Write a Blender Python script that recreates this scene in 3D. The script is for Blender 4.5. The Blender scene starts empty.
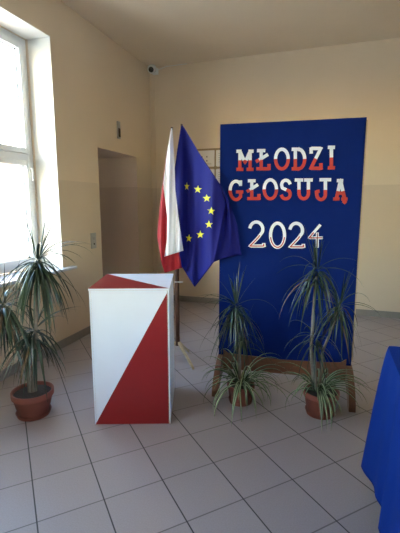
import bpy, math, random
from mathutils import Vector, Matrix
R = math.radians
col = bpy.context.scene.collection
rnd = random.Random(7)

# ------------------------------------------------------------------ room and camera numbers (metres)
WL, WB, HC = -2.457, 5.228, 3.273          # left wall x, back wall y, ceiling height
XR, YN = 3.3, -3.2                          # right wall, wall behind the viewer
PSI, TH, RO, F = 0.31848, 0.156426, -0.001073, 389.2
CAM = Vector((0, 0, 1.4))
fw = Vector((-math.sin(PSI)*math.cos(TH), math.cos(PSI)*math.cos(TH), -math.sin(TH)))
r0 = Vector((math.cos(PSI), math.sin(PSI), 0)); u0 = r0.cross(fw)
rt = math.cos(RO)*r0 + math.sin(RO)*u0; up = -math.sin(RO)*r0 + math.cos(RO)*u0

def at(px, py, p0, n):
    """where the sight line of a measured point meets the plane a thing stands in"""
    d = fw*F + rt*(px-200) - up*(py-266.5)
    return CAM + d*((Vector(p0)-CAM).dot(n)/d.dot(n))

# ------------------------------------------------------------------ materials
def mat(name, color, rough=.6, noise=.0, nscale=20, metal=0, bump=0, bscale=60, spec=.5, emis=None, estr=0, sheen=0, trans=0):
    m = bpy.data.materials.new(name); m.use_nodes = True
    nt = m.node_tree; b = nt.nodes['Principled BSDF']
    b.inputs['Base Color'].default_value = (*color, 1); b.inputs['Roughness'].default_value = rough
    b.inputs['Metallic'].default_value = metal; b.inputs['Specular IOR Level'].default_value = spec
    if sheen: b.inputs['Sheen Weight'].default_value = sheen
    tc = nt.nodes.new('ShaderNodeTexCoord')
    if noise:
        n = nt.nodes.new('ShaderNodeTexNoise'); n.inputs['Scale'].default_value = nscale; n.inputs['Detail'].default_value = 4
        nt.links.new(tc.outputs['Object'], n.inputs['Vector'])
        r = nt.nodes.new('ShaderNodeMapRange'); r.inputs[3].default_value = 1-noise; r.inputs[4].default_value = 1+noise
        nt.links.new(n.outputs['Fac'], r.inputs[0])
        x = nt.nodes.new('ShaderNodeVectorMath'); x.operation = 'SCALE'; x.inputs[0].default_value = color
        nt.links.new(r.outputs[0], x.inputs['Scale']); nt.links.new(x.outputs[0], b.inputs['Base Color'])
    if bump:
        n2 = nt.nodes.new('ShaderNodeTexNoise'); n2.inputs['Scale'].default_value = bscale
        nt.links.new(tc.outputs['Object'], n2.inputs['Vector'])
        bp = nt.nodes.new('ShaderNodeBump'); bp.inputs['Strength'].default_value = bump; bp.inputs['Distance'].default_value = .01
        nt.links.new(n2.outputs['Fac'], bp.inputs['Height']); nt.links.new(bp.outputs[0], b.inputs['Normal'])
    return m

def wall_mat(name='wall_paint', hi=(.74, .605, .445), lo=(.655, .53, .39)):
    m = mat(name, (.6, .5, .36), .55, bump=.12, bscale=35)
    nt = m.node_tree; b = nt.nodes['Principled BSDF']
    g = nt.nodes.new('ShaderNodeNewGeometry'); s = nt.nodes.new('ShaderNodeSeparateXYZ')
    nt.links.new(g.outputs['Position'], s.inputs[0])
    lt = nt.nodes.new('ShaderNodeMath'); lt.operation = 'LESS_THAN'; lt.inputs[1].default_value = 1.64
    nt.links.new(s.outputs['Z'], lt.inputs[0])
    mx = nt.nodes.new('ShaderNodeMix'); mx.data_type = 'RGBA'
    mx.inputs[6].default_value = (*hi, 1); mx.inputs[7].default_value = (*lo, 1)
    nt.links.new(lt.outputs[0], mx.inputs[0])
    n = nt.nodes.new('ShaderNodeTexNoise'); n.inputs['Scale'].default_value = 1.6; n.inputs['Detail'].default_value = 5
    nt.links.new(g.outputs['Position'], n.inputs['Vector'])
    r = nt.nodes.new('ShaderNodeMapRange'); r.inputs[3].default_value = .95; r.inputs[4].default_value = 1.05
    nt.links.new(n.outputs['Fac'], r.inputs[0])
    x = nt.nodes.new('ShaderNodeVectorMath'); x.operation = 'SCALE'
    nt.links.new(mx.outputs[2], x.inputs[0]); nt.links.new(r.outputs[0], x.inputs['Scale']); nt.links.new(x.outputs[0], b.inputs['Base Color'])
    rr = nt.nodes.new('ShaderNodeMapRange'); rr.inputs[3].default_value = .7; rr.inputs[4].default_value = .42
    nt.links.new(lt.outputs[0], rr.inputs[0]); nt.links.new(rr.outputs[0], b.inputs['Roughness'])
    return m

def floor_mat():
    m = mat('floor_tiles', (.4, .38, .36), .4)
    nt = m.node_tree; b = nt.nodes['Principled BSDF']; N = nt.nodes.new; L = nt.links.new
    g = N('ShaderNodeNewGeometry'); mp = N('ShaderNodeMapping'); mp.vector_type = 'TEXTURE'
    mp.inputs['Location'].default_value = (-1.8134, 1.4470, 0); mp.inputs['Rotation'].default_value = (0, 0, .7857)
    mp.inputs['Scale'].default_value = (.30012,)*3
    L(g.outputs['Position'], mp.inputs[0]); s = N('ShaderNodeSeparateXYZ'); L(mp.outputs[0], s.inputs[0])
    ds = []
    for ax in 'XY':
        f = N('ShaderNodeMath'); f.operation = 'PINGPONG'; f.inputs[1].default_value = .5; L(s.outputs[ax], f.inputs[0]); ds.append(f)
    lts = []
    for f in ds:
        q = N('ShaderNodeMapRange'); q.inputs[1].default_value = .008; q.inputs[2].default_value = .013; q.inputs[3].default_value = 1; q.inputs[4].default_value = 0
        L(f.outputs[0], q.inputs[0]); lts.append(q)
    lt = N('ShaderNodeMath'); lt.operation = 'MAXIMUM'; L(lts[0].outputs[0], lt.inputs[0]); L(lts[1].outputs[0], lt.inputs[1])
    gc = N('ShaderNodeMix'); gc.data_type = 'RGBA'; L(lts[0].outputs[0], gc.inputs[0]); gc.inputs[6].default_value = (.155, .135, .13, 1); gc.inputs[7].default_value = (.035, .03, .03, 1)
    fl = N('ShaderNodeVectorMath'); fl.operation = 'FLOOR'; L(mp.outputs[0], fl.inputs[0])
    wn = N('ShaderNodeTexWhiteNoise'); L(fl.outputs[0], wn.inputs['Vector'])
    sp = N('ShaderNodeTexNoise'); sp.inputs['Scale'].default_value = 160; sp.inputs['Detail'].default_value = 3; L(g.outputs['Position'], sp.inputs['Vector'])
    a = N('ShaderNodeMath'); a.operation = 'MULTIPLY_ADD'; a.inputs[1].default_value = .06; a.inputs[2].default_value = .80; L(wn.outputs['Value'], a.inputs[0])
    c = N('ShaderNodeMath'); c.operation = 'MULTIPLY_ADD'; c.inputs[1].default_value = .35; L(sp.outputs['Fac'], c.inputs[0]); L(a.outputs[0], c.inputs[2])
    x = N('ShaderNodeVectorMath'); x.operation = 'SCALE'; x.inputs[0].default_value = (.365, .318, .318); L(c.outputs[0], x.inputs['Scale'])
    mx = N('ShaderNodeMix'); mx.data_type = 'RGBA'; L(lt.outputs[0], mx.inputs[0]); L(x.outputs[0], mx.inputs[6]); L(gc.outputs[2], mx.inputs[7])
    L(mx.outputs[2], b.inputs['Base Color'])
    inv = N('ShaderNodeMath'); inv.operation = 'SUBTRACT'; inv.inputs[0].default_value = 1; L(lt.outputs[0], inv.inputs[1])
    bp = N('ShaderNodeBump'); bp.inputs['Strength'].default_value = .3; bp.inputs['Distance'].default_value = .002; L(inv.outputs[0], bp.inputs['Height']); L(bp.outputs[0], b.inputs['Normal'])
    return m

def wood_mat(name, c, rough=.5):
    m = mat(name, c, rough); nt = m.node_tree; b = nt.nodes['Principled BSDF']; N = nt.nodes.new; L = nt.links.new
    tc = N('ShaderNodeTexCoord'); mp = N('ShaderNodeMapping'); mp.inputs['Scale'].default_value = (3, 40, 40); L(tc.outputs['Object'], mp.inputs[0])
    n = N('ShaderNodeTexNoise'); n.inputs['Scale'].default_value = 2; n.inputs['Detail'].default_value = 5; L(mp.outputs[0], n.inputs['Vector'])
    r = N('ShaderNodeMapRange'); r.inputs[3].default_value = .7; r.inputs[4].default_value = 1.25; L(n.outputs['Fac'], r.inputs[0])
    x = N('ShaderNodeVectorMath'); x.operation = 'SCALE'; x.inputs[0].default_value = c; L(r.outputs[0], x.inputs['Scale']); L(x.outputs[0], b.inputs['Base Color'])
    return m

M = dict(
    wall=wall_mat(), alcove=wall_mat('wall_paint_brightened', (.86, .70, .59), (.76, .60, .49)), floor=floor_mat(),  # alcove: wall colours lightened to make up for weak light in the recess
    ceiling=mat('ceiling_paint', (.86, .735, .57), .75, noise=.05, nscale=2, bump=.1, bscale=25),
    reveal=mat('reveal_paint', (.78, .76, .70), .7, bump=.08),
    base=mat('baseboard_tile', (.26, .235, .21), .4, noise=.1, nscale=30),
    pvc=mat('white_pvc', (.80, .82, .84), .3),
    gasket=mat('grey_gasket', (.35, .35, .37), .6),
    marble=mat('grey_white_marble', (.62, .64, .70), .25, noise=.3, nscale=9),
    metal=mat('brushed_metal', (.42, .42, .42), .4, metal=.8),
    grey=mat('grey_plastic', (.33, .33, .34), .45),
    darkp=mat('dark_plastic', (.02, .02, .022), .25),
    white=mat('white_plastic', (.75, .75, .74), .4),
    boxwhite=mat('white_painted_board', (.76, .80, .90), .4, noise=.03, nscale=8),
    boxred=mat('red_painted_board', (.27, .010, .013), .4, noise=.08, nscale=8),
    edge=mat('grey_white_board_edge', (.5, .47, .43), .5, noise=.1),
    pale=wood_mat('pale_wood', (.55, .43, .27)), brown=wood_mat('dark_brown_wood', (.09, .035, .02), .4),
    orange=wood_mat('varnished_reddish_wood', (.20, .085, .045), .4),
    terra=mat('terracotta', (.22, .060, .04), .6, noise=.12, nscale=14),
    soil=mat('potting_soil', (.035, .025, .02), .9, noise=.5, nscale=60, bump=.8, bscale=90),
    bark=mat('pale_bark', (.22, .18, .14), .8, noise=.3, nscale=40, bump=.5, bscale=80),
    drac=mat('dracaena_green', (.028, .052, .024), .32, noise=.4, nscale=9),
    drac2=mat('dracaena_dark_green', (.016, .032, .020), .30, noise=.4, nscale=9),
    dry=mat('dry_leaf', (.15, .09, .04), .6, noise=.3, nscale=9),
    spg=mat('spider_leaf_green', (.045, .09, .03), .4, noise=.25, nscale=9),
    spw=mat('spider_leaf_cream', (.36, .42, .26), .4),
    banner=mat('royal_blue_cloth', (.004, .017, .135), .9, noise=.12, nscale=6, bump=.3, bscale=9, spec=.1),
    tcloth=mat('bright_blue_tablecloth', (.004, .028, .21), .85, noise=.06, nscale=200, spec=.1),
    eu=mat('flag_blue', (.006, .008, .15), .7, spec=.2), star=mat('flag_yellow', (.72, .66, .03), .6),
    fwhite=mat('flag_white', (.86, .86, .90), .7), fred=mat('flag_red', (.40, .010, .022), .65),
    lwhite=mat('paper_white', (.84, .90, .98), .6), lred=mat('paper_red', (.56, .045, .035), .6),
    paper=mat('notice_paper', (.72, .68, .63), .7), ink=mat('notice_ink', (.16, .14, .14), .7),
    backing=mat('notice_backing', (.62, .53, .40), .7),
    cork=mat('notice_slat_brown', (.30, .21, .11), .7),
    lift=mat('alcove_paint', (.40, .335, .28), .5),
    asphalt=mat('pale_paving', (.42, .42, .40), .9, noise=.1, nscale=2),
)
def glass():
    m = bpy.data.materials.new('window_glass'); m.use_nodes = True; nt = m.node_tree
    nt.nodes.remove(nt.nodes['Principled BSDF']); o = nt.nodes['Material Output']
    t = nt.nodes.new('ShaderNodeBsdfTransparent'); t.inputs[0].default_value = (.93, .95, .95, 1)
    g = nt.nodes.new('ShaderNodeBsdfGlossy'); g.inputs['Roughness'].default_value = .02
    fr = nt.nodes.new('ShaderNodeLayerWeight'); fr.inputs[0].default_value = .06
    mx = nt.nodes.new('ShaderNodeMixShader')
    nt.links.new(fr.outputs[0], mx.inputs[0]); nt.links.new(t.outputs[0], mx.inputs[1]); nt.links.new(g.outputs[0], mx.inputs[2])
    nt.links.new(mx.outputs[0], o.inputs[0]); return m
M['glass'] = glass()

# ------------------------------------------------------------------ mesh helpers
class MB:
    def __init__(s): s.v = []; s.f = []; s.m = []
    def add(s, vs, fs, mi=0):
        b = len(s.v); s.v += [tuple(v) for v in vs]; s.f += [tuple(b+i for i in f) for f in fs]
        s.m += (mi if isinstance(mi, list) else [mi]*len(fs)); return s
    def box(s, a, b, mi=0, rot=0, piv=(0, 0)):
        x0, y0, z0 = a; x1, y1, z1 = b
        vs = [(x, y, z) for z in (z0, z1) for x, y in ((x0, y0), (x1, y0), (x1, y1), (x0, y1))]
        if rot:
            c, n = math.cos(rot), math.sin(rot)
            vs = [(piv[0]+(x-piv[0])*c-(y-piv[1])*n, piv[1]+(x-piv[0])*n+(y-piv[1])*c, z) for x, y, z in vs]
        return s.add(vs, [(3, 2, 1, 0), (4, 5, 6, 7), (0, 1, 5, 4), (1, 2, 6, 5), (2, 3, 7, 6), (3, 0, 4, 7)], mi)
    def lathe(s, prof, c=(0, 0, 0), n=32, mi=0, caps=True):
        vs = []; fs = []
        for r, z in prof:
            for k in range(n): a = 2*math.pi*k/n; vs.append((c[0]+r*math.cos(a), c[1]+r*math.sin(a), c[2]+z))
        for i in range(len(prof)-1):
            for k in range(n): k2 = (k+1) % n; fs.append((i*n+k, i*n+k2, (i+1)*n+k2, (i+1)*n+k))
        if caps: fs.append(tuple(range(n))[::-1]); fs.append(tuple((len(prof)-1)*n+k for k in range(n)))
        return s.add(vs, fs, mi)
    def tube(s, pts, rad, n=10, mi=0):
        pts = [Vector(p) for p in pts]; vs = []; fs = []
        if not hasattr(rad, '__len__'): rad = [rad]*len(pts)
        ref = Vector((0, 0, 1)) if abs((pts[-1]-pts[0]).normalized().z) < .9 else Vector((1, 0, 0))
        for i, p in enumerate(pts):
            t = (pts[min(i+1, len(pts)-1)]-pts[max(i-1, 0)]).normalized()
            a = t.cross(ref).normalized(); b = t.cross(a)
            for k in range(n): g = 2*math.pi*k/n; vs.append(p+(a*math.cos(g)+b*math.sin(g))*rad[i])
        for i in range(len(pts)-1):
            for k in range(n): k2 = (k+1) % n; fs.append((i*n+k, i*n+k2, (i+1)*n+k2, (i+1)*n+k))
        fs.append(tuple(range(n))[::-1]); fs.append(tuple((len(pts)-1)*n+k for k in range(n)))
        return s.add(vs, fs, mi)
    def prism(s, poly, tovec, t, mi=0):
        """poly of 2-D points, tovec(u, v, w) -> world, thickness t along w"""
        n = len(poly); vs = [tovec(a, b, 0) for a, b in poly]+[tovec(a, b, t) for a, b in poly]
        fs = [tuple(range(n)), tuple(range(2*n-1, n-1, -1))]+[(i, i+n, (i+1) % n+n, (i+1) % n) for i in range(n)]
        return s.add(vs, fs, mi)
    def build(s, name, mats, parent=None, smooth=False, bevel=0, solid=0, origin=None, fix=True):
        me = bpy.data.meshes.new(name); o = origin
        if o is None and parent is None and s.v:
            xs, ys, zs = zip(*s.v); o = ((min(xs)+max(xs))/2, (min(ys)+max(ys))/2, min(zs))
        if parent is not None: o = tuple(parent.location) if not parent.parent else tuple(parent.location+parent.parent.location)
        vs = [(a-o[0], b-o[1], c-o[2]) for a, b, c in s.v]
        me.from_pydata(vs, [], s.f)
        for m in (mats if isinstance(mats, (list, tuple)) else [mats]): me.materials.append(M[m])
        me.polygons.foreach_set('material_index', s.m)
        if fix:
            import bmesh
            bm = bmesh.new(); bm.from_mesh(me); bmesh.ops.recalc_face_normals(bm, faces=bm.faces); bm.to_mesh(me); bm.free()
        if smooth:
            me.polygons.foreach_set('use_smooth', [True]*len(me.polygons))
            if smooth != 'all': me.set_sharp_from_angle(angle=R(40))
        ob = bpy.data.objects.new(name, me); col.objects.link(ob)
        if parent is not None: ob.parent = parent
        else: ob.location = o
        if bevel:
            b = ob.modifiers.new('b', 'BEVEL'); b.width = bevel; b.segments = 2; b.limit_method = 'ANGLE'
        if solid:
            b = ob.modifiers.new('s', 'SOLIDIFY'); b.thickness = solid; b.offset = 0
        return ob

def tag(o, label=None, cat=None, group=None, kind=None):
    for k, v in (('label', label), ('category', cat), ('group', group), ('kind', kind)):
        if v: o[k] = v
    return o
def empty(name, loc, label, cat, group=None):
    o = bpy.data.objects.new(name, None); o.location = loc; o.empty_display_size = .1; col.objects.link(o)
    return tag(o, label, cat, group)
def struct(name, mb, m, **k): return tag(mb.build(name, m, **k), kind='structure')

# ------------------------------------------------------------------ the room
T = .40                                     # outer wall thickness
AY0, AY1, AZ, AX = 3.857, 4.778, 2.032, -4.3     # alcove opening
win = [(1.75, 3.161, .775, 2.90), (-.75, .66, .775, 2.90)]
W = MB(); ox = WL-T
def wl(y0, y1, z0, z1, x1=WL): W.box((ox, y0, z0), (x1, y1, z1))
wl(YN-.2, win[1][0], 0, HC); wl(win[1][0], win[1][1], 0, win[1][2]); wl(win[1][0], win[1][1], win[1][3], HC)
wl(win[1][1], win[0][0], 0, HC); wl(win[0][0], win[0][1], 0, win[0][2]); wl(win[0][0], win[0][1], win[0][3], HC)
wl(win[0][1], AY0, 0, HC); wl(AY0, AY1, AZ, HC); wl(AY1, WB+.2, 0, HC)
struct('wall_left', W, 'wall')
# plastered window reveals, a few millimetres proud of the masonry
for i, (a, b, z0, z1) in enumerate(win):
    V = MB(); e = .006
    V.box((-2.70, b-e, z0), (WL+.001, b, z1)); V.box((-2.70, a, z0), (WL+.001, a+e, z1)); V.box((-2.70, a, z1-e), (WL+.001, b, z1))
    struct('trim_%d' % (i+1), V, 'reveal')
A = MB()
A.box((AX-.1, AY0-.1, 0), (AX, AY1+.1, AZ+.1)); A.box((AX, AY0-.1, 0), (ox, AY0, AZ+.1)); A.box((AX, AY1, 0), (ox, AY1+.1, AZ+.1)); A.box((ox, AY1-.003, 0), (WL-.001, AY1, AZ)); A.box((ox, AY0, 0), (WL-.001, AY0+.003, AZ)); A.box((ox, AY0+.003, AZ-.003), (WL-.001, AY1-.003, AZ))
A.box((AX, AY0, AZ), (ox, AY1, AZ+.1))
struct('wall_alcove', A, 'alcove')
struct('wall_back', MB().box((ox, WB, 0), (XR+.2, WB+.2, HC)), 'wall')
struct('wall_front', MB().box((WL, YN-.2, 0), (XR+.2, YN, HC)), 'wall')
Nw = MB(); by0, by1, bz0, bz1 = -2.7, -.3, .8, 2.8
Nw.box((XR, YN, 0), (XR+.2, by0, HC)); Nw.box((XR, by1, 0), (XR+.2, WB, HC)); Nw.box((XR, by0, 0), (XR+.2, by1, bz0)); Nw.box((XR, by0, bz1), (XR+.2, by1, HC))
struct('wall_right', Nw, 'wall')
struct('ceiling', MB().box((ox, YN-.2, HC), (XR+.2, WB+.2, HC+.15)), 'ceiling')
struct('floor', MB().box((AX-.1, YN-.2, -.15), (XR+.2, WB+.2, 0)), 'floor')
struct('ground', MB().box((-60, -60, -1.1), (60, 60, -.9)), 'asphalt')
hb, tb = .084, .009
Bl = MB(); Bl.box((WL, YN, 0), (WL+tb, AY0, hb)); Bl.box((WL, AY1, 0), (WL+tb, WB, hb)); struct('baseboard_left', Bl, 'base', bevel=.002)
struct('baseboard_back', MB().box((WL+tb, WB-tb, 0), (XR, WB, hb)), 'base', bevel=.002)
struct('baseboard_alcove', MB().box((AX, AY1-tb, 0), (WL, AY1, hb)), 'base', bevel=.002)

# ---- windows: white plastic frame with a fixed upper light over an opening casement
def window(n, y0, y1, z0, z1):
    e = bpy.data.objects.new('window_%d' % n, None); e.location = (-2.76, (y0+y1)/2, z0); col.objects.link(e); e['kind'] = 'structure'
    xa, xb = -2.80, -2.73; fwid = .055; zt = 1.845; z0 = z0+.022
    f = MB()
    f.box((xa, y0, z0), (xb, y0+fwid, z1)); f.box((xa, y1-fwid, z0), (xb, y1, z1))
    f.box((xa, y0+fwid, z0), (xb, y1-fwid, z0+fwid)); f.box((xa, y0+fwid, z1-fwid), (xb, y1-fwid, z1)); f.box((xa, y0+fwid, zt-.03), (xb, y1-fwid, zt+.03))
    ym = (y0+y1)/2
    f.build('window_frame', 'pvc', e, bevel=.004)
    for (a, b) in ((z0+fwid, zt-.03), (zt+.03, z1-fwid)):
        s = MB(); w = .05; ya, yb = y0+fwid+.002, y1-fwid-.002; a += .002; b -= .002; xs = xb+.018; xi = xa+.01
        s.box((xi, ya, a), (xs, ya+w, b)); s.box((xi, yb-w, a), (xs, yb, b)); s.box((xi, ya+w, a), (xs, yb-w, a+w)); s.box((xi, ya+w, b-w), (xs, yb-w, b))
        so = s.build('window_sash', 'pvc', e, bevel=.005)
        MB().box((-2.772, ya+w-.004, a+w-.004), (-2.764, yb-w+.004, b-w+.004)).build('window_glass', 'glass', e)
        g = MB(); q = .006; x2 = -2.755
        g.box((-2.764, ya+w, a+w), (x2, ya+w+q, b-w)); g.box((-2.764, yb-w-q, a+w), (x2, yb-w, b-w)); g.box((-2.764, ya+w+q, a+w), (x2, yb-w-q, a+w+q)); g.box((-2.764, ya+w+q, b-w-q), (x2, yb-w-q, b-w))
        g.build('gasket', 'gasket', e)
    h = MB(); hy = y1-fwid-.028; hz = 1.73
    h.box((xb+.018, hy-.014, hz-.03), (xb+.026, hy+.014, hz+.04)); h.tube([(xb+.02, hy, hz+.01), (xb+.055, hy, hz+.01), (xb+.058, hy, hz-.02), (xb+.058, hy, hz-.10)], .009)
    h.build('window_handle', 'white', e, smooth=True)
    sl = MB(); sl.box((xb, y0-.0, z0-.027), (WL, y1, z0)); sl.box((WL, y0-.12, z0-.027), (-2.392, y1+.14, z0))
    tag(sl.build('window_sill', 'marble', e, bevel=.004), 'pale marbled sill')
    return e
for i, w in enumerate(win): window(i+1, *w)
# wide unseen window added in the right wall to light the box front
e3 = bpy.data.objects.new('window_3', None); e3.location = (XR+.1, (by0+by1)/2, bz0); col.objects.link(e3); e3['kind'] = 'structure'
f = MB(); xa, xb = XR+.07, XR+.14; ym = (by0+by1)/2
for y in (by0, ym-.03, by1-.06): f.box((xa, y, bz0), (xb, y+.06, bz1))
for z in (bz0, bz1-.06): f.box((xa, by0+.06, z), (xb, ym-.03, z+.06)); f.box((xa, ym+.03, z), (xb, by1-.06, z+.06))
f.build('window_frame', 'pvc', e3)
MB().box((XR+.10, by0+.06, bz0+.06), (XR+.11, ym-.03, bz1-.06)).build('window_glass', 'glass', e3)
MB().box((XR+.10, ym+.03, bz0+.06), (XR+.11, by1-.06, bz1-.06)).build('window_glass', 'glass', e3)

# ------------------------------------------------------------------ small fittings on the walls
t = empty('security_camera', (WL+.13, WB-.0, 3.10), 'small white dome security camera high in the corner under the ceiling', 'camera')
c0 = Vector((-2.355, WB-.13, 3.185))
MB().box((-2.40, WB-.03, 3.17), (-2.32, WB, 3.25)).tube([(-2.36, WB-.02, 3.21), (-2.355, WB-.10, 3.22)], .018).build('mount', 'white', t, smooth=True, bevel=.003)
m = MB(); m.tube([c0+Vector((0, .06, .035)), c0+Vector((0, .02, .03)), c0+Vector((.005, -.03, .01)), c0+Vector((.008, -.05, 0))], [.03, .055, .058, .045], 20); m.build('housing', 'white', t, smooth=True)
m = MB(); m.tube([c0+Vector((.008, -.048, .0)), c0+Vector((.012, -.064, -.006)), c0+Vector((.013, -.072, -.01))], [.036, .032, .015], 20); m.build('lens', 'darkp', t, smooth=True)
m = MB(); m.tube([(-2.32, WB-.008, 3.23), (-2.2, WB-.008, 3.262), (-1.9, WB-.008, 3.264)], .005, 6); m.build('cable', 'white', t)
struct('trim_3', MB().box((-2.40, WB-.012, .09), (-2.385, WB, 3.06)), 'wall')

t = empty('lift_indicator', (WL, 4.315, 2.20), 'narrow lift floor indicator with dark display above the alcove', 'indicator')
MB().box((WL, 4.285, 2.19), (WL+.018, 4.345, 2.39)).build('housing', 'metal', t, bevel=.003)
MB().box((WL+.018, 4.292, 2.21), (WL+.021, 4.338, 2.31)).build('display', 'darkp', t)
t = empty('lift_call_panel', (WL, 3.69, .92), 'grey metal lift call panel beside the alcove at hand height', 'control panel')
MB().box((WL, 3.645, .93), (WL+.014, 3.735, 1.10)).build('plate', 'metal', t, bevel=.003)
m = MB(); m.tube([(WL+.014, 3.69, 1.04), (WL+.02, 3.69, 1.04)], .018, 16); m.build('button', 'grey', t)
m = MB(); m.tube([(WL+.014, 3.69, .98), (WL+.018, 3.69, .98)], .009, 12); m.build('keyhole', 'darkp', t)

t = empty('notice_board', (-1.5, WB, 1.4), 'brown-slatted wall notice board holding sheets between the flags and the banner', 'notice board')
m = MB()
for z in (1.39, 1.575, 1.905-.005, 2.145): m.box((-2.0, WB-.014, z-.012), (-1.0, WB-.0005, z+.012))
for x in (-1.99, -1.80, -1.50, -1.20, -1.01): m.box((x-.02, WB-.012, 1.40), (x+.02, WB-.001, 2.14))
m.build('slats', 'cork', t)
MB().box((-1.99, WB-.008, 1.40), (-1.01, WB-.0005, 2.14)).build('backing', 'backing', t)
spots = [(-1.785, -1.515, 1.925, 2.125, 'white notice with four small marks, top row beside the flag'),
         (-1.785, -1.515, 1.60, 1.875, 'white notice partly behind the blue flag, under the one with four marks'),
         (-1.485, -1.215, 1.925, 2.125, 'notice in the top row, mostly hidden behind the blue banner'),
         (-1.485, -1.215, 1.60, 1.875, 'notice in the second row, mostly hidden behind the blue banner')]
for i, (x0, x1, z0, z1, lb) in enumerate(spots):
    n = empty('notice', ((x0+x1)/2, WB-.015, z0), lb, 'notice', 'sheets on the notice board')
    MB().box((x0-.004, WB-.018, z0-.004), (x1+.004, WB-.0145, z1+.004)).build('sheet', 'paper', n)
    k = MB()
    if i == 0:
        for a in (.36, .62):
            for b in (.35, .62): k.box((x0+(x1-x0)*a-.008, WB-.0195, z0+(z1-z0)*b-.010), (x0+(x1-x0)*a+.008, WB-.0182, z0+(z1-z0)*b+.010))
        for b in (.12, .18): k.box((x0+.03, WB-.0195, z0+(z1-z0)*b), (x1-.04, WB-.0182, z0+(z1-z0)*b+.003))
    else:
        for j in range(7):
            z = z1-.04-.028*j
            if z > z0+.02: k.box((x0+.03, WB-.0195, z), (x1-.03-.05*(j % 3), WB-.0182, z+.004))
    k.build('print', 'ink', n)

# ------------------------------------------------------------------ ballot box
ang = R(19); bw, bd, bh = .487, .51, .898
o = Vector((-1.372, 1.995, 0)); ux = Vector((math.cos(ang), math.sin(ang), 0)); uy = Vector((-math.sin(ang), math.cos(ang), 0))
def bp(a, b, c): return tuple(o+ux*a+uy*b+Vector((0, 0, c)))
t = empty('ballot_box', tuple(o+ux*bw/2+uy*bd/2), 'tall white and red ballot box standing on the tiled floor', 'ballot box')
def panel(name, q, mats, tri, parent=t, th=.012, edge=True):
    """q: four corners (anticlockwise seen from outside); tri: colour index of the halves 0-1-2 and 0-2-3"""
    q = [Vector(p) for p in q]; n = (q[1]-q[0]).cross(q[3]-q[0]).normalized()
    ib = [p-n*th for p in q]
    vs = q+ib; fs = [(0, 1, 2), (0, 2, 3), (4, 7, 6, 5)]+[(i, i+4, (i+1) % 4+4, (i+1) % 4) for i in range(4)]
    return MB().add(vs, fs, [tri[0], tri[1], 2, 2, 2, 2, 2]).build(name, mats, parent)
mts = ['boxwhite', 'boxred', 'edge']; g = .012; hh = bh-.014
# front: split from bottom left to top right; red lower right
panel('front_panel', [bp(0.003, 0, .003), bp(bw-.003, 0, .003), bp(bw-.003, 0, hh), bp(.003, 0, hh)], mts, (1, 0))
panel('side_panel', [bp(bw, .0, .003), bp(bw, bd, .003), bp(bw, bd, hh), bp(bw, .0, hh)], mts, (0, 0))
panel('side_panel', [bp(0, bd, .003), bp(0, .0, .003), bp(0, .0, hh), bp(0, bd, hh)], mts, (1, 0))
panel('back_panel', [bp(bw-.012, bd, .003), bp(.012, bd, .003), bp(.012, bd, hh), bp(bw-.012, bd, hh)], mts, (1, 0))
# lid: white triangle back-left, back-right, front-right
q = [bp(-.004, -.004, bh), bp(bw+.004, -.004, bh), bp(bw+.004, bd+.004, bh), bp(-.004, bd+.004, bh)]
vs = [Vector(p) for p in q]+[Vector(p)-Vector((0, 0, .012)) for p in q]
MB().add(vs, [(0, 1, 3), (1, 2, 3), (7, 6, 5, 4), (0, 4, 5, 1), (1, 5, 6, 2), (2, 6, 7, 3), (3, 7, 4, 0)], [1, 0, 2, 0, 2, 2, 2]).build('lid', mts, t)
for a in (0.0, bw-.006):
    P = [bp(a, -.002, .003), bp(a+.006, -.002, .003), bp(a+.006, .001, .003), bp(a, .001, .003)]
    P2 = [bp(a, -.002, hh), bp(a+.006, -.002, hh), bp(a+.006, .001, hh), bp(a, .001, hh)]
    MB().add(P+P2, [(3, 2, 1, 0), (4, 5, 6, 7), (0, 1, 5, 4), (1, 2, 6, 5), (2, 3, 7, 6), (3, 0, 4, 7)]).build('edge_strip', 'boxwhite', t)

# ------------------------------------------------------------------ flags and their stand
SP = Vector((-1.245, 3.13, 0)); fn = Vector((-math.sin(R(18)), math.cos(R(18)), 0))     # fn points away from the viewer
def fl(px, py, d): return at(px, py, SP-fn*d, fn)        # d metres in front of the stand's plane
def lerp(a, b, t): return a+(b-a)*t
def poly(pts, t):
    """point at fraction t of a polyline with its own parameter in the third slot"""
    for i in range(len(pts)-1):
        if t <= pts[i+1][2]+1e-9:
            k = (t-pts[i][2])/(pts[i+1][2]-pts[i][2]); return lerp(pts[i][0], pts[i+1][0], k), lerp(pts[i][1], pts[i+1][1], k)
    return pts[-1][:2]
t = empty('flag_stand', tuple(SP), 'dark brown wooden flag post on splayed pale feet behind the ballot box', 'flag stand')
m = MB(); m.tube([SP+Vector((0, 0, .16)), SP+Vector((0, 0, 1.02))], .020, 14); m.build('post', 'brown', t, smooth=True)
m = MB(); m.tube([SP+Vector((0, 0, .15)), SP+Vector((0, 0, .23))], .022, 14); m.build('collar', 'brown', t, smooth=True)
for a in (-34, 86, 206):
    d = Vector((math.cos(R(a)), math.sin(R(a)), 0)); m = MB(); s = Vector((-d.y, d.x, 0))*.011
    p, q = SP+d*.018+Vector((0, 0, .19)), SP+d*.225+Vector((0, 0, .0)); w = Vector((0, 0, .026))
    m.add([p-s, p+s, p+s-w, p-s-w, q-s+w, q+s+w, q+s+d*.012, q-s+d*.012], [(0, 1, 2, 3), (7, 6, 5, 4), (0, 4, 5, 1), (1, 5, 6, 2), (2, 6, 7, 3), (3, 7, 4, 0)])
    m.build('leg', 'pale', t)
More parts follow.
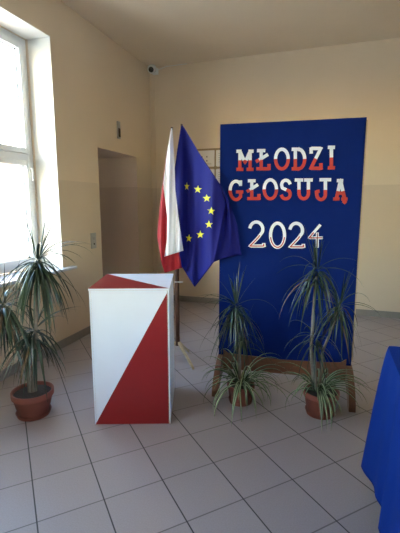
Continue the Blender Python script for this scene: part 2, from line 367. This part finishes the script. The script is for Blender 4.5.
m = MB(); m.tube([SP-fn*.02+Vector((-.02, 0, .735)), SP-fn*.02+Vector((.05, 0.016, .735))], .005, 8); tag(m.build('cord', 'white', t), 'white cord tied round the post')

# EU flag
te = empty('european_union_flag', tuple(SP+Vector((.02, 0, .95))), 'blue flag with a ring of yellow stars hanging right of the white and red one', 'flag')
tip = fl(181.8, 125.5, .125)
m = MB(); m.tube([SP+Vector((.012, 0, .98)), tip+Vector((0, 0, .012))], .009, 10); m.build('pole', 'brown', te, smooth=True)
Lp = [(181.2, 125.3, 0), (177.5, 148, .16), (174.0, 174, .32), (173.5, 200, .5), (176, 235, .75), (181.8, 266.5, 1)]
Mp = [(182.6, 125.3, 0), (198, 152, .16), (221, 187.5, .38), (225.0, 206, .5), (220, 233, .72), (214.0, 262, 1)]
Rp = [(182.8, 125.5, 0), (198.6, 152.3, .16), (222.4, 187.8, .38), (229, 201, .5), (237, 224, .72), (241.5, 254.5, 1)]
def eu_fwd(x):
    q = min(1, max(0, (x-184)/36)); return .13+.37*q*q*(3-2*q)
def eu_depth(x, y):
    k = min(1, max(0, (y-125)/110))
    return eu_fwd(x)+k*(.044*math.sin((x-170)*.19-(y-125)*.006)+.027*math.sin((x-168)*.43+(y-125)*.02+.6)+.008*math.sin(y*.06+x*.1))
vs = []; fs = []; NU, NV, N2 = 44, 46, 16
for j in range(NV+1):
    v = j/NV; l = poly(Lp, v); mm = poly(Mp, v); rr = poly(Rp, v)
    for i in range(NU+1):
        u = i/NU; x = lerp(l[0], mm[0], u); y = lerp(l[1], mm[1], u)
        b = (u/.40) if u < .40 else (1-u)/.60
        y += (v**5)*b*22.5; x += (v**5)*(.0 if u < .4 else b*0)
        vs.append(fl(x, y, eu_depth(x, y)))
    for i in range(1, N2+1):                                 # tucked back at the crease, then the rear fold forward again
        u = i/N2; x = lerp(mm[0], rr[0], u); y = lerp(mm[1], rr[1], u)-(v**6)*4*math.sin(u*math.pi)*.3
        k = min(1, max(0, (v-.3)/.3)); d0 = eu_depth(*mm)
        vs.append(fl(x, y, d0*(1-u)+.49*u+k*(-.03*math.sin(min(1, u*1.6)*math.pi)+.02*u+.012*math.sin(u*9+v*4))+.02*u*(1-k)))
n = NU+N2+1
for j in range(NV):
    for i in range(n-1): fs.append((j*n+i, j*n+i+1, (j+1)*n+i+1, (j+1)*n+i))
m = MB(); m.add(vs, fs); cloth = m.build('flag_cloth', 'eu', te, smooth='all', solid=.002, fix=False)
for (sx, sy, kx) in ((186.8, 186.4, .62), (197.8, 189.4, 1), (206.7, 198.3, 1), (211.1, 211, .98), (208.9, 224.5, .98), (200.3, 234.6, .98), (188.9, 238.3, .8)):
    P = []; rr = 4.3; rot = rnd.uniform(-.1, .1)
    for k in range(10):
        q = rr if k % 2 == 0 else rr*.40; a = math.pi/2+k*math.pi/5+rot; P.append((sx+q*math.cos(a)*kx, sy-q*math.sin(a)))
    V = [fl(sx, sy, eu_depth(sx, sy)+.009)]+[fl(x, y, eu_depth(x, y)+.009) for x, y in P]+[fl(x, y, eu_depth(x, y)+.0012) for x, y in P]
    F_ = [(0, k+1, (k+1) % 10+1) for k in range(10)]+[(k+1, k+11, (k+1) % 10+11, (k+1) % 10+1) for k in range(10)]
    m = MB(); m.add(V, F_); m.build('star', 'star', te)

# white and red flag
tp = empty('polish_flag', tuple(SP+Vector((-.03, 0, .95))), 'white over red flag hanging folded from a pole, left of the blue starred flag', 'flag')
ptip = fl(171.8, 128.5, .185)
m = MB(); m.tube([SP+Vector((-.022, -.03, .98)), ptip+Vector((0, 0, .012))], .009, 10); m.build('pole', 'brown', tp, smooth=True)
A_ = [(171.0, 128.2, 0), (166.0, 158, .25), (162.6, 184, .45), (158.5, 220, .72), (157.2, 237, .84), (161, 258, 1)]          # outer edge
B_ = [(171.1, 128.2, 0), (166.2, 158, .25), (163.0, 184, .45), (167.5, 218, .70), (167.0, 240, .86), (164.2, 256.8, 1)]    # white / red border
C_ = [(172.4, 128.4, 0), (174.4, 158, .25), (175.4, 190, .45), (178.5, 218, .70), (181.2, 236, .86), (183.4, 250.6, 1)]    # free white edge
def pl_depth(x, y):
    k = min(1, max(0, (y-128)/90)); return .20+k*(.018*math.sin((x-158)*.62+.5)+.010*math.sin((x-150)*1.1+y*.03))
def sheet(E1, E2, nu, nv, dep, mi, m, bot=0):
    vs = []; fs = []
    for j in range(nv+1):
        v = j/nv; a = poly(E1, v); b = poly(E2, v)
        for i in range(nu+1): u = i/nu; x = lerp(a[0], b[0], u); y = lerp(a[1], b[1], u); vs.append(fl(x, y, dep(x, y, u)))
    for j in range(nv):
        for i in range(nu): fs.append((j*(nu+1)+i, j*(nu+1)+i+1, (j+1)*(nu+1)+i+1, (j+1)*(nu+1)+i))
    m.add(vs, fs, mi)
mw = MB(); sheet(B_, C_, 22, 40, lambda x, y, u: pl_depth(x, y), 0, mw); tag(mw.build('white_stripe', 'fwhite', tp, smooth='all', solid=.002, fix=False), 'white half of the flag')
mr = MB(); sheet(A_, B_, 10, 40, lambda x, y, u: pl_depth(x, y)-.03*(1-u)*min(1, max(0, (y-150)/40)), 0, mr)
A2 = [(163.5, 205, 0), (160.0, 248, .3), (161.2, 262, .6), (164.8, 272.8, 1)]
C2 = [(173, 205, 0), (178.5, 235, .3), (184, 255, .6), (183.0, 267.5, 1)]
sheet(A2, C2, 20, 20, lambda x, y, u: .165+.016*math.sin((x-160)*.75)+.006*math.sin(y*.2), 0, mr)
tag(mr.build('red_stripe', 'fred', tp, smooth='all', solid=.002, fix=False), 'red half of the flag, folded behind the white')

# ------------------------------------------------------------------ display stand, banner and lettering
BA = R(5); BP = Vector((-.28, 2.88, 0)); bu = Vector((math.cos(BA), math.sin(BA), 0)); bn = Vector((math.sin(BA), -math.cos(BA), 0))   # bn faces the viewer
def bd_(u, z, w): return BP+bu*u+bn*w+Vector((0, 0, z))
t = empty('display_stand', tuple(BP), 'reddish wooden board stand with arched feet carrying the blue banner', 'stand')
def bbox(mb, u0, u1, w0, w1, z0, z1, mi=0):
    vs = [bd_(u, z, w) for z in (z0, z1) for u, w in ((u0, w0), (u0, w1), (u1, w1), (u1, w0))]
    return mb.add(vs, [(3, 2, 1, 0), (4, 5, 6, 7), (0, 1, 5, 4), (1, 2, 6, 5), (2, 3, 7, 6), (3, 0, 4, 7)], mi)
m = MB(); bbox(m, -.462, .462, -.030, -.012, .29, 1.93); m.build('board', 'pale', t)
m = MB()
for a, b in ((-.497, -.462), (.462, .497)): bbox(m, a, b, -.034, -.010, .27, 1.962)
bbox(m, -.462, .462, -.034, -.010, 1.93, 1.962); bbox(m, -.462, .462, -.034, -.010, .262, .29)
tag(m.build('board_frame', 'pale', t, bevel=.002), 'pale wooden frame')
for s in (-1, 1):
    m = MB(); u0, u1 = (.452, .492) if s > 0 else (-.505, -.465)
    bbox(m, u0, u1, -.075, -.036, .17, 1.25); m.build('post', 'orange', t, bevel=.003)
    # arched foot
    P = []
    for k in range(13): a = k/12; w = lerp(-.30, .245, a); P.append((w, .045+.185*math.sin(math.pi*a)**.75))
    Q = []
    for k in range(13): a = k/12; w = lerp(.175, -.235, a); Q.append((w, .002+.115*math.sin(math.pi*a)**.8))
    pol = P+[(.25, .002), ]+Q+[(-.31, .002)]
    vs = []; k = len(pol)
    m = MB()
    # strips between the outer and inner curves
    out = [(-.31, .0)]+P+[(.25, .0)]; inn = [(-.235, .0)]+[(lerp(-.235, .175, j/12), .0+.115*math.sin(math.pi*j/12)**.8) for j in range(13)]+[(.175, .0)]
    for a, b in ((u0-.002, u1+.002),):
        for (w, z) in out: vs += [bd_(a, max(z, .001), w), bd_(b, max(z, .001), w)]
        no = len(out)
        for (w, z) in inn: vs += [bd_(a, max(z, .001), w), bd_(b, max(z, .001), w)]
        fs = []
        for j in range(no-1):
            A1, B1, A2_, B2 = 2*j, 2*j+1, 2*j+2, 2*j+3; o2 = 2*no
            fs += [(A1, A2_, B2, B1), (o2+A1, o2+B1, o2+B2, o2+A2_), (A1, o2+A1, o2+A2_, A2_), (B1, B2, o2+B2, o2+B1)]
        fs += [(0, 1, 2*no+1, 2*no), (2*no-2, 4*no-2, 4*no-1, 2*no-1)]
    m.add(vs, fs); m.build('foot', 'orange', t)
m = MB(); P = []
for k in range(25):                                        # lower rail with a gently scooped top edge
    a = k/24; u = lerp(-.462, .45, a); P.append((u, .262-.022*math.sin(math.pi*a)**.6*1.0+.02*(1 if a < .02 or a > .98 else 0)))
P2 = [(.45, .13), (-.462, .13)]
vs = [];
for (u, z) in P: vs += [bd_(u, z, .012), bd_(u, z, -.014), bd_(u, .125, .012), bd_(u, .125, -.014)]
fs = []
for k in range(24):
    a = 4*k; b = a+4; fs += [(a, b, b+1, a+1), (a, a+2, b+2, b), (a+1, b+1, b+3, a+3), (a+2, a+3, b+3, b+2)]
fs += [(0, 1, 3, 2), (96, 98, 99, 97)]
m.add(vs, fs); m.build('lower_rail', 'orange', t)

tb_ = empty('banner', tuple(bd_(0, .23, 0)), 'royal blue cloth banner with white and red cut-out lettering on a wooden stand', 'banner')
nu, nz = 60, 90; vs = []; fs = []
def bw_(u, z):          # cloth relief
    k = max(0, 1-(z-.23)/1.2)
    return .004+.004*math.sin(u*7+z*1.5)*k+.003*math.sin(u*17+2)*k+.0015*math.sin(z*9+u*4)+.004*math.exp(-((u-.36+(1.97-z)*.5)**2)/.0008)*max(0, (z-1.7)/.27)
prof = [(-.488, -.03), (-.492, -.01)]
for j in range(nz+1):
    z = lerp(.236, 1.975, j/nz)
    row = [(-.503, -.036), (-.503, -.012)]
    for i in range(nu+1):
        u = lerp(-.50, .486, i/nu); zz = z
        if j == nz: zz = z-.004*abs(math.sin(u*11))
        row.append((u, bw_(u, z)))
    for u, w in row:
        dz = -.010*(u+.5) if j < 2 else 0
        vs.append(bd_(u, z+dz-(.006*math.sin(u*9+1) if j == 0 else 0), w))
nr = nu+3
for j in range(nz):
    for i in range(nr-1): fs.append((j*nr+i, j*nr+i+1, (j+1)*nr+i+1, (j+1)*nr+i))
# the top edge folded over the board
b0 = nz*nr; nb = len(vs)
for i in range(nr): p = vs[b0+i]; vs.append(tuple(Vector(p)-bn*(.045 if i > 1 else .01)+Vector((0, 0, .002))))
for i in range(nr-1): fs.append((b0+i, b0+i+1, nb+i+1, nb+i))
m = MB(); m.add(vs, fs); m.build('banner_cloth', 'banner', tb_, smooth=True, solid=.0015, fix=False)

def ell(cx, cy, rx, ry, a0, a1, n=26): return [(cx+rx*math.cos(R(lerp(a0, a1, k/n))), cy+ry*math.sin(R(lerp(a0, a1, k/n)))) for k in range(n+1)]
G = {
 'M': [[(.16, 0), (.16, 1)], [(.16, 1), (.5, .38), (.84, 1)], [(.84, 1), (.84, 0)], [(.0, 1), (.2, 1)], [(.8, 1), (1, 1)], [(0, 0), (.32, 0)], [(.68, 0), (1, 0)]],
 'Ł': [[(.34, 0), (.34, 1)], [(.1, 1), (.58, 1)], [(.05, 0), (.95, 0), (.95, .2)], [(0, .42), (.8, .76)]],
 'O': [ell(.5, .5, .46, .5, 90, 450, 40)],
 'D': [[(.2, 0), (.2, 1)], [(0, 1), (.45, 1)]+ell(.45, .5, .5, .5, 90, -90, 22)+[(.45, 0), (0, 0)]],
 'Z': [[(.08, .8), (.08, 1), (.95, 1), (.05, 0), (.97, 0), (.97, .2)]],
 'I': [[(.5, 0), (.5, 1)], [(.05, 1), (.95, 1)], [(.05, 0), (.95, 0)]],
 'G': [ell(.5, .5, .46, .5, 42, 318, 34), [(.86, .16), (.86, .42)], [(.58, .42), (1, .42)], [(.86, .8), (.86, .98)]],
 'S': [ell(.5, .75, .38, .25, 20, 200, 16)+[(.2, .58), (.5, .5), (.8, .42)]+ell(.5, .25, .40, .25, 20, -160, 16)],
 'U': [[(.2, 1), (.2, .35)]+ell(.5, .32, .3, .32, 180, 360, 18)+[(.8, .35), (.8, 1)], [(0, 1), (.4, 1)], [(.6, 1), (1, 1)]],
 'J': [[(.68, 1), (.68, .3)]+ell(.38, .28, .30, .28, 0, -170, 16)+[(.06, .40), (.2, .42)], [(.35, 1), (1, 1)]],
 'Ą': [[(.16, .08), (.5, 1), (.84, .08)], [(.28, .38), (.72, .38)], [(.3, 1), (.62, 1)], [(0, .08), (.32, .08)], [(.68, .08), (.98, .08)], [(.84, .04), (.80, -.05), (.88, -.09)]],
 '2': [ell(.5, .70, .42, .30, 165, -25, 20)+[(.62, .35), (.1, 0), (.98, 0), (.98, .08)]],
 '0': [ell(.5, .5, .44, .5, 90, 450, 40)],
 '4': [[(.85, 1), (.05, .42), (1, .42)], [(.66, .62), (.66, 0)]],
}
def dens(pl, step=.045):
    o_ = [pl[0]]
    for a, b in zip(pl, pl[1:]):
        L_ = math.hypot(b[0]-a[0], b[1]-a[1]); n_ = max(1, int(L_/step))
        for k in range(1, n_+1): o_.append((lerp(a[0], b[0], k/n_), lerp(a[1], b[1], k/n_)))
    return o_
inv = lambda p: ((p-BP).dot(bu), p.z)
def ribbon(m, pts, hw, w0, w1, mid, mi_hi, mi_lo, only_low=False):
    """pts in board coordinates (u, z)"""
    n = len(pts); closed = math.hypot(pts[0][0]-pts[-1][0], pts[0][1]-pts[-1][1]) < 1e-5
    Ls = []
    for i in range(n):
        a = pts[i-1] if i else (pts[-2] if closed else pts[0]); b = pts[i+1] if i < n-1 else (pts[1] if closed else pts[-1])
        d = Vector((b[0]-a[0], b[1]-a[1])); d.normalize(); nn = Vector((-d.y, d.x))
        sc = 1
        if 0 < i < n-1:
            d1 = Vector((pts[i][0]-a[0], pts[i][1]-a[1])).normalized(); c = max(.72, d.dot(d1)); sc = 1/c
        p = Vector(pts[i])
        if not closed and i == 0: p = p-d*hw*.7
        if not closed and i == n-1: p = p+d*hw*.7
        Ls.append((p+nn*hw*sc, p-nn*hw*sc))
    vs = []
    for a, b in Ls: vs += [bd_(a.x, a.y, w1), bd_(b.x, b.y, w1), bd_(a.x, a.y, w0), bd_(b.x, b.y, w0)]
    fs = []; mi = []
    for i in range(n-1):
        zc = (pts[i][1]+pts[i+1][1])/2; hi = zc > mid
        if only_low and hi: continue
        q = 4*i; fs += [(q, q+1, q+5, q+4), (q, q+4, q+6, q+2), (q+1, q+3, q+7, q+5)]; mi += [mi_hi if hi else mi_lo]*3
    fs += [(0, 2, 3, 1)] if not only_low else []; mi += [mi_hi if pts[0][1] > mid else mi_lo] if not only_low else []
    m.add(vs, fs, mi)
rows = [('MŁODZI', [(237.5, 252.5, 151.2, 169.3), (256.8, 269.6, 150.6, 168.8), (275, 288.8, 149.2, 168.8), (292.8, 305.3, 149.2, 168.8), (310.3, 321.3, 148.4, 168.3), (328.8, 334, 147.3, 167.7)]),
        ('GŁOSUJĄ', [(229.6, 242.3, 181.2, 199.6), (247.8, 259.4, 180.8, 198.6), (263.6, 277, 179.8, 198.8), (280.3, 291.3, 180.2, 198.8), (295.8, 311.6, 180, 198.8), (315.6, 330, 179.7, 199.6), (334.4, 346.6, 180.6, 200.6)])]
FP = tuple(BP+bn*.012)
for word, bxs in rows:
    for ch, (x0, x1, y0, y1) in zip(word, bxs):
        m = MB(); 
        for s_ in G[ch]:
            pts = [inv(at(lerp(x0, x1, a), lerp(y1, y0, b), FP, bn)) for a, b in dens(s_)]
            zm = inv(at((x0+x1)/2, lerp(y1, y0, .49), FP, bn))[1]
            ribbon(m, pts, .0112, .006, .0145, zm, 0, 1)
        tag(m.build('letter', ['lwhite', 'lred'], tb_), 'letter %s, white above and red below' % ch)
for ch, (x0, x1, y0, y1) in zip('2024', [(248.6, 264, 222, 246), (269.6, 285.5, 223.2, 247.3), (288.8, 303.7, 223.3, 246.8), (308.5, 321.8, 225.4, 246.8)]):
    m = MB()
    for s_ in G[ch]:
        pts = [inv(at(lerp(x0, x1, a), lerp(y1, y0, b), FP, bn)) for a, b in dens(s_)]
        zm = inv(at((x0+x1)/2, lerp(y1, y0, .44 if ch != '4' else .66), FP, bn))[1]
        ribbon(m, pts, .0115 if ch != '4' else .0095, .006, .0145, -9, 0, 0)
        ribbon(m, pts, .0036, .0143, .0160, zm, 0, 1, True)
    tag(m.build('numeral', ['lwhite', 'lred'], tb_), 'numeral %s, white outline filled red in its lower half' % ch)

# ------------------------------------------------------------------ potted plants
def leaf(m, p, az, el, length, width, droop, mi, floor=.012, seg=9, wide=3, curl=0, stripe=None, pw=1.15):
    p = Vector(p); s = length/seg; rows_ = []
    for k in range(seg+1):
        q = k/seg; e = max(R(-87), R(el)-R(droop)*q**pw); a = az+curl*q
        d = Vector((math.cos(a)*math.cos(e), math.sin(a)*math.cos(e), math.sin(e))); side = Vector((-math.sin(a), math.cos(a), 0)); nn = d.cross(side)
        w = width*.5*min(1, .55+q*2.2)*(1-q**2.2)+.0006
        if p.z < floor: p.z = floor
        if wide == 3: rows_ += [p+side*w-nn*w*.45, p, p-side*w-nn*w*.45]
        else: rows_ += [p+side*w-nn*w*.4, p+side*w*.42, p-side*w*.42, p-side*w-nn*w*.4]
        p = p+d*s
    fs = []; ms = []
    for k in range(seg):
        for i in range(wide-1): fs.append((k*wide+i, k*wide+i+1, (k+1)*wide+i+1, (k+1)*wide+i)); ms.append(mi if (wide == 3 or i != 1) else stripe)
    m.add(rows_, fs, ms)
def crown(c, n, ln, seed, upf=.25, width=.015, fr=1.0):
    r = random.Random(seed); m = MB(); c = Vector(c)
    for k in range(n):
        az = r.uniform(0, 2*math.pi); q = k/n
        pw = 1.2; wd = 1
        if q < upf: el = r.uniform(60, 86); dr = r.uniform(0, 25); L_ = ln*r.uniform(.5, .85); wd = .62
        elif q < upf+.12: el = r.uniform(15, 50); dr = r.uniform(50, 110); L_ = ln*r.uniform(.7, 1.0)
        else: el = r.uniform(-62, 30)*(1 if r.random() < .75 else .5); dr = r.uniform(74, 87)+el; L_ = ln*r.uniform(.55, 1.15); pw = r.choice((r.uniform(.14, .35), r.uniform(.35, .9)))
        mi = 2 if (q > .85 and r.random() < .4) else r.choice((0, 0, 1))
        leaf(m, c+Vector((math.cos(az)*.010, math.sin(az)*.010, (.05*(1-q)-.13*max(0, q-.2)*fr*r.random()))), az, el, L_, width*wd*r.uniform(.8, 1.15), dr, mi, curl=r.uniform(-.25, .25), pw=pw)
    return m
def pot(t, c, rt_, rb, h, saucer=True):
    c = Vector(c)
    z0 = .014 if saucer else 0
    m = MB(); m.lathe([(rb*.96, z0), (rb, z0+.006), (rt_*.93, h*.76), (rt_*.94, h*.77), (rt_, h*.79), (rt_*1.01, h-.004), (rt_*.99, h), (rt_*.92, h), (rt_*.90, h-.03), (.01, h-.032)], c, 40)
    m.build('pot', 'terra', t, smooth=True)
    m = MB(); m.lathe([(.005, h-.014), (rt_*.5, h-.012), (rt_*.895, h-.022), (rt_*.89, h-.03), (.005, h-.031)], c, 30); m.build('soil', 'soil', t, smooth=True)
    if saucer:
        m = MB(); m.lathe([(.01, 0), (rb*1.05, 0), (rb*1.16, .026), (rb*1.12, .026), (rb*1.03, .012), (.01, .012)], c, 36); m.build('saucer', 'terra', t, smooth=True)
def trunk(t, pts, rad):
    m = MB(); P = []; n = 7
    for a, b in zip(pts, pts[1:]):
        for k in range(n): P.append(Vector(a).lerp(Vector(b), k/n)+Vector((rnd.uniform(-1, 1), rnd.uniform(-1, 1), 0))*.002)
    P.append(Vector(pts[-1])); m.tube(P, [lerp(rad, rad*.7, i/len(P)) for i in range(len(P))], 10); m.build('trunk', 'bark', t, smooth=True)
DM = ['drac', 'drac2', 'dry']
# by the window
c = Vector((-1.845, 1.985, 0)); t = empty('potted_dracaena', tuple(c), 'potted dracaena with drooping leaves in a terracotta pot below the window', 'plant')
pot(t, c, .135, .098, .172)
trunk(t, [c+Vector((.0, 0, .14)), (-1.805, 2.0, .5), (-1.755, 2.005, .98)], .015)
trunk(t, [c+Vector((-.012, -.01, .14)), (-1.87, 1.97, .42), (-1.985, 1.935, .68)], .013)
trunk(t, [c+Vector((.012, .012, .14)), (-1.80, 1.99, .50)], .011)
for (p, n_, ln, sd, uf) in (((-1.748, 2.008, 1.02), 96, .44, 3, .07), ((-1.985, 1.935, .73), 70, .42, 5, .08), ((-1.80, 1.99, .56), 56, .36, 8, .08)):
    crown(p, n_, ln, sd, uf, .0165).build('foliage', DM, t, smooth=True, fix=False)
def spider(c, h, n, ln, seed):
    r = random.Random(seed); m = MB()
    for k in range(n):
        az = r.uniform(0, 2*math.pi); q = r.random()
        leaf(m, Vector(c)+Vector((math.cos(az)*.02, math.sin(az)*.02, h-.02)), az, r.uniform(45, 82) if q > .25 else r.uniform(20, 45), ln*r.uniform(.6, 1.1), .017*r.uniform(.8, 1.2), r.uniform(110, 165), 0, wide=4, seg=12, stripe=1, curl=r.uniform(-.4, .4))
    return m
# in front of the banner, left and right
c = Vector((-.545, 2.585, 0)); t = empty('potted_dracaena', tuple(c), 'dracaena and striped spider plant sharing the left pot in front of the banner', 'plant', 'plants in front of the banner')
pot(t, c, .098, .075, .138)
trunk(t, [c+Vector((-.01, .02, .11)), (-.565, 2.60, .45), (-.59, 2.60, .64)], .012)
crown((-.592, 2.60, .67), 70, .35, 21, .12, .0105).build('foliage', DM, t, smooth=True, fix=False)
crown((-.545, 2.60, .47), 30, .28, 23, .1, .010).build('foliage', DM, t, smooth=True, fix=False)
tag(spider(c, .15, 50, .44, 31).build('spider_plant_foliage', ['spg', 'spw'], t, smooth=True, fix=False), 'cream-striped arching leaves')
c = Vector((.005, 2.60, 0)); t = empty('potted_dracaena', tuple(c), 'two-headed dracaena and spider plant in the right pot in front of the banner', 'plant', 'plants in front of the banner')
pot(t, c, .118, .088, .165)
trunk(t, [c+Vector((-.045, .02, .13)), (-.075, 2.61, .45), (-.062, 2.61, .94)], .013)
trunk(t, [c+Vector((-.01, .03, .13)), (.0, 2.63, .42), (.085, 2.65, .70)], .011)
trunk(t, [c+Vector((-.03, .0, .13)), (-.05, 2.60, .42)], .010)
crown((-.060, 2.61, .955), 66, .36, 41, .14, .011).build('foliage', DM, t, smooth=True, fix=False)
crown((.088, 2.65, .715), 52, .32, 43, .16, .011).build('foliage', DM, t, smooth=True, fix=False)
crown((-.052, 2.60, .50), 30, .28, 45, .1, .0105).build('foliage', DM, t, smooth=True, fix=False)
tag(spider(c+Vector((-.02, 0, 0)), .17, 46, .38, 51).build('spider_plant_foliage', ['spg', 'spw'], t, smooth=True, fix=False), 'cream-striped arching leaves')

# ------------------------------------------------------------------ table under a blue cloth, at the right
tx0, tx1, ty0, ty1, tz = .292, 1.10, .25, 1.925, .745
t = empty('table', ((tx0+tx1)/2, (ty0+ty1)/2, 0), 'table hidden under a long blue cloth at the right edge', 'table')
MB().box((tx0, ty0, tz-.028), (tx1, ty1, tz)).build('table_top', 'pale', t, bevel=.003)
for x in (tx0+.05, tx1-.09):
    for y in (ty0+.05, ty1-.09): MB().box((x, y, .0), (x+.04, y+.04, tz-.028)).build('leg', 'brown', t)
NP = 220; HB = .13; per = []
hx, hy = (tx1-tx0)/2+.004, (ty1-ty0)/2+.004; cx_, cy_ = (tx0+tx1)/2, (ty0+ty1)/2
def rr_(a, rad=.02):
    """point on rounded rectangle by perimeter fraction with outward normal"""
    Ls = [2*hx-2*rad, math.pi*rad/2, 2*hy-2*rad, math.pi*rad/2]*2; tot = sum(Ls); d = a*tot
    cs = [(-hx+rad, -hy, 0), (hx-rad, -hy+rad, -90), (hx, -hy+rad, 0), (hx-rad, hy-rad, 0), (hx-rad, hy, 0), (-hx+rad, hy-rad, 90), (-hx, hy-rad, 0), (-hx+rad, -hy+rad, 180)]
    for i, l in enumerate(Ls):
        if d <= l or i == 7: break
        d -= l
    x, y, an = cs[i]
    if i == 0: return x+d, y, 0, -1, 0
    if i == 2: return x, y+d, 1, 0, 0
    if i == 4: return x-d, y, 0, 1, 0
    if i == 6: return x, y-d, -1, 0, 0
    g_ = R(an)+d/rad; return x+rad*math.cos(g_), y+rad*math.sin(g_), math.cos(g_), math.sin(g_), 1
vs = []; NZ = 26
for j in range(NZ+1):
    k = j/NZ; z = lerp(tz+.004, HB, k)
    for i in range(NP):
        x, y, nx, ny, cr = rr_(i/NP)
        # distance to the nearest corner drives the corner cone; folds elsewhere
        dc = math.hypot(abs(x)-hx, abs(y)-hy); cone = math.exp(-(dc/.10)**2)
        dx, dy = (math.copysign(1, x), math.copysign(1, y))
        s_ = i/NP*2*math.pi; fold = .010*math.sin(s_*19+.6)+.007*math.sin(s_*31+2)
        w = (k**.8)
        X = cx_+x+nx*(fold+.028)*w+dx*cone*.065*w; Y = cy_+y+ny*(fold+.012)*w+dy*cone*.045*w
        zz = z-cone*.035*k+.012*math.sin(s_*19+.6)*k*0
        vs.append((X, Y, zz))
fs = [(j*NP+i, j*NP+(i+1) % NP, (j+1)*NP+(i+1) % NP, (j+1)*NP+i) for j in range(NZ) for i in range(NP)]
ctr = len(vs); vs.append((cx_, cy_, tz+.004)); fs += [(ctr, (i+1) % NP, i) for i in range(NP)]
m = MB(); m.add(vs, fs); tag(m.build('tablecloth', 'tcloth', None, smooth=True, solid=.002, fix=False, origin=(cx_, cy_, HB)), 'bright blue cloth draped to near the floor over the table at right', 'tablecloth')

# ------------------------------------------------------------------ light
w = bpy.data.worlds.new('sky'); bpy.context.scene.world = w; w.use_nodes = True; nt = w.node_tree
sk = nt.nodes.new('ShaderNodeTexSky'); sk.sky_type = 'NISHITA'; sk.sun_disc = False; sk.sun_elevation = R(28); sk.sun_rotation = R(190); sk.air_density = 1.6; sk.dust_density = 1.0; sk.ozone_density = 2.5
bg = nt.nodes['Background']; bg.inputs['Strength'].default_value = 1.5
nt.links.new(sk.outputs[0], bg.inputs[0])
sun = bpy.data.lights.new('sun', 'SUN'); sun.energy = 22; sun.angle = R(.6); sun.color = (1, .93, .80)
so = bpy.data.objects.new('sun', sun); col.objects.link(so)
d = Vector((.185, 1, -.34)); so.rotation_euler = d.to_track_quat('-Z', 'Y').to_euler()

# ------------------------------------------------------------------ camera
cd = bpy.data.cameras.new('camera'); co = bpy.data.objects.new('camera', cd); col.objects.link(co)
mt = Matrix((rt, up, -fw)).transposed().to_4x4(); mt.translation = CAM; co.matrix_world = mt
cd.sensor_fit = 'HORIZONTAL'; cd.sensor_width = 36; cd.lens = F/400*36; cd.clip_start = .02
sc = bpy.context.scene; sc.camera = co
sc.view_settings.view_transform = 'Standard'; sc.view_settings.look = 'None'; sc.view_settings.gamma = 1
sc.view_settings.exposure = 1.15
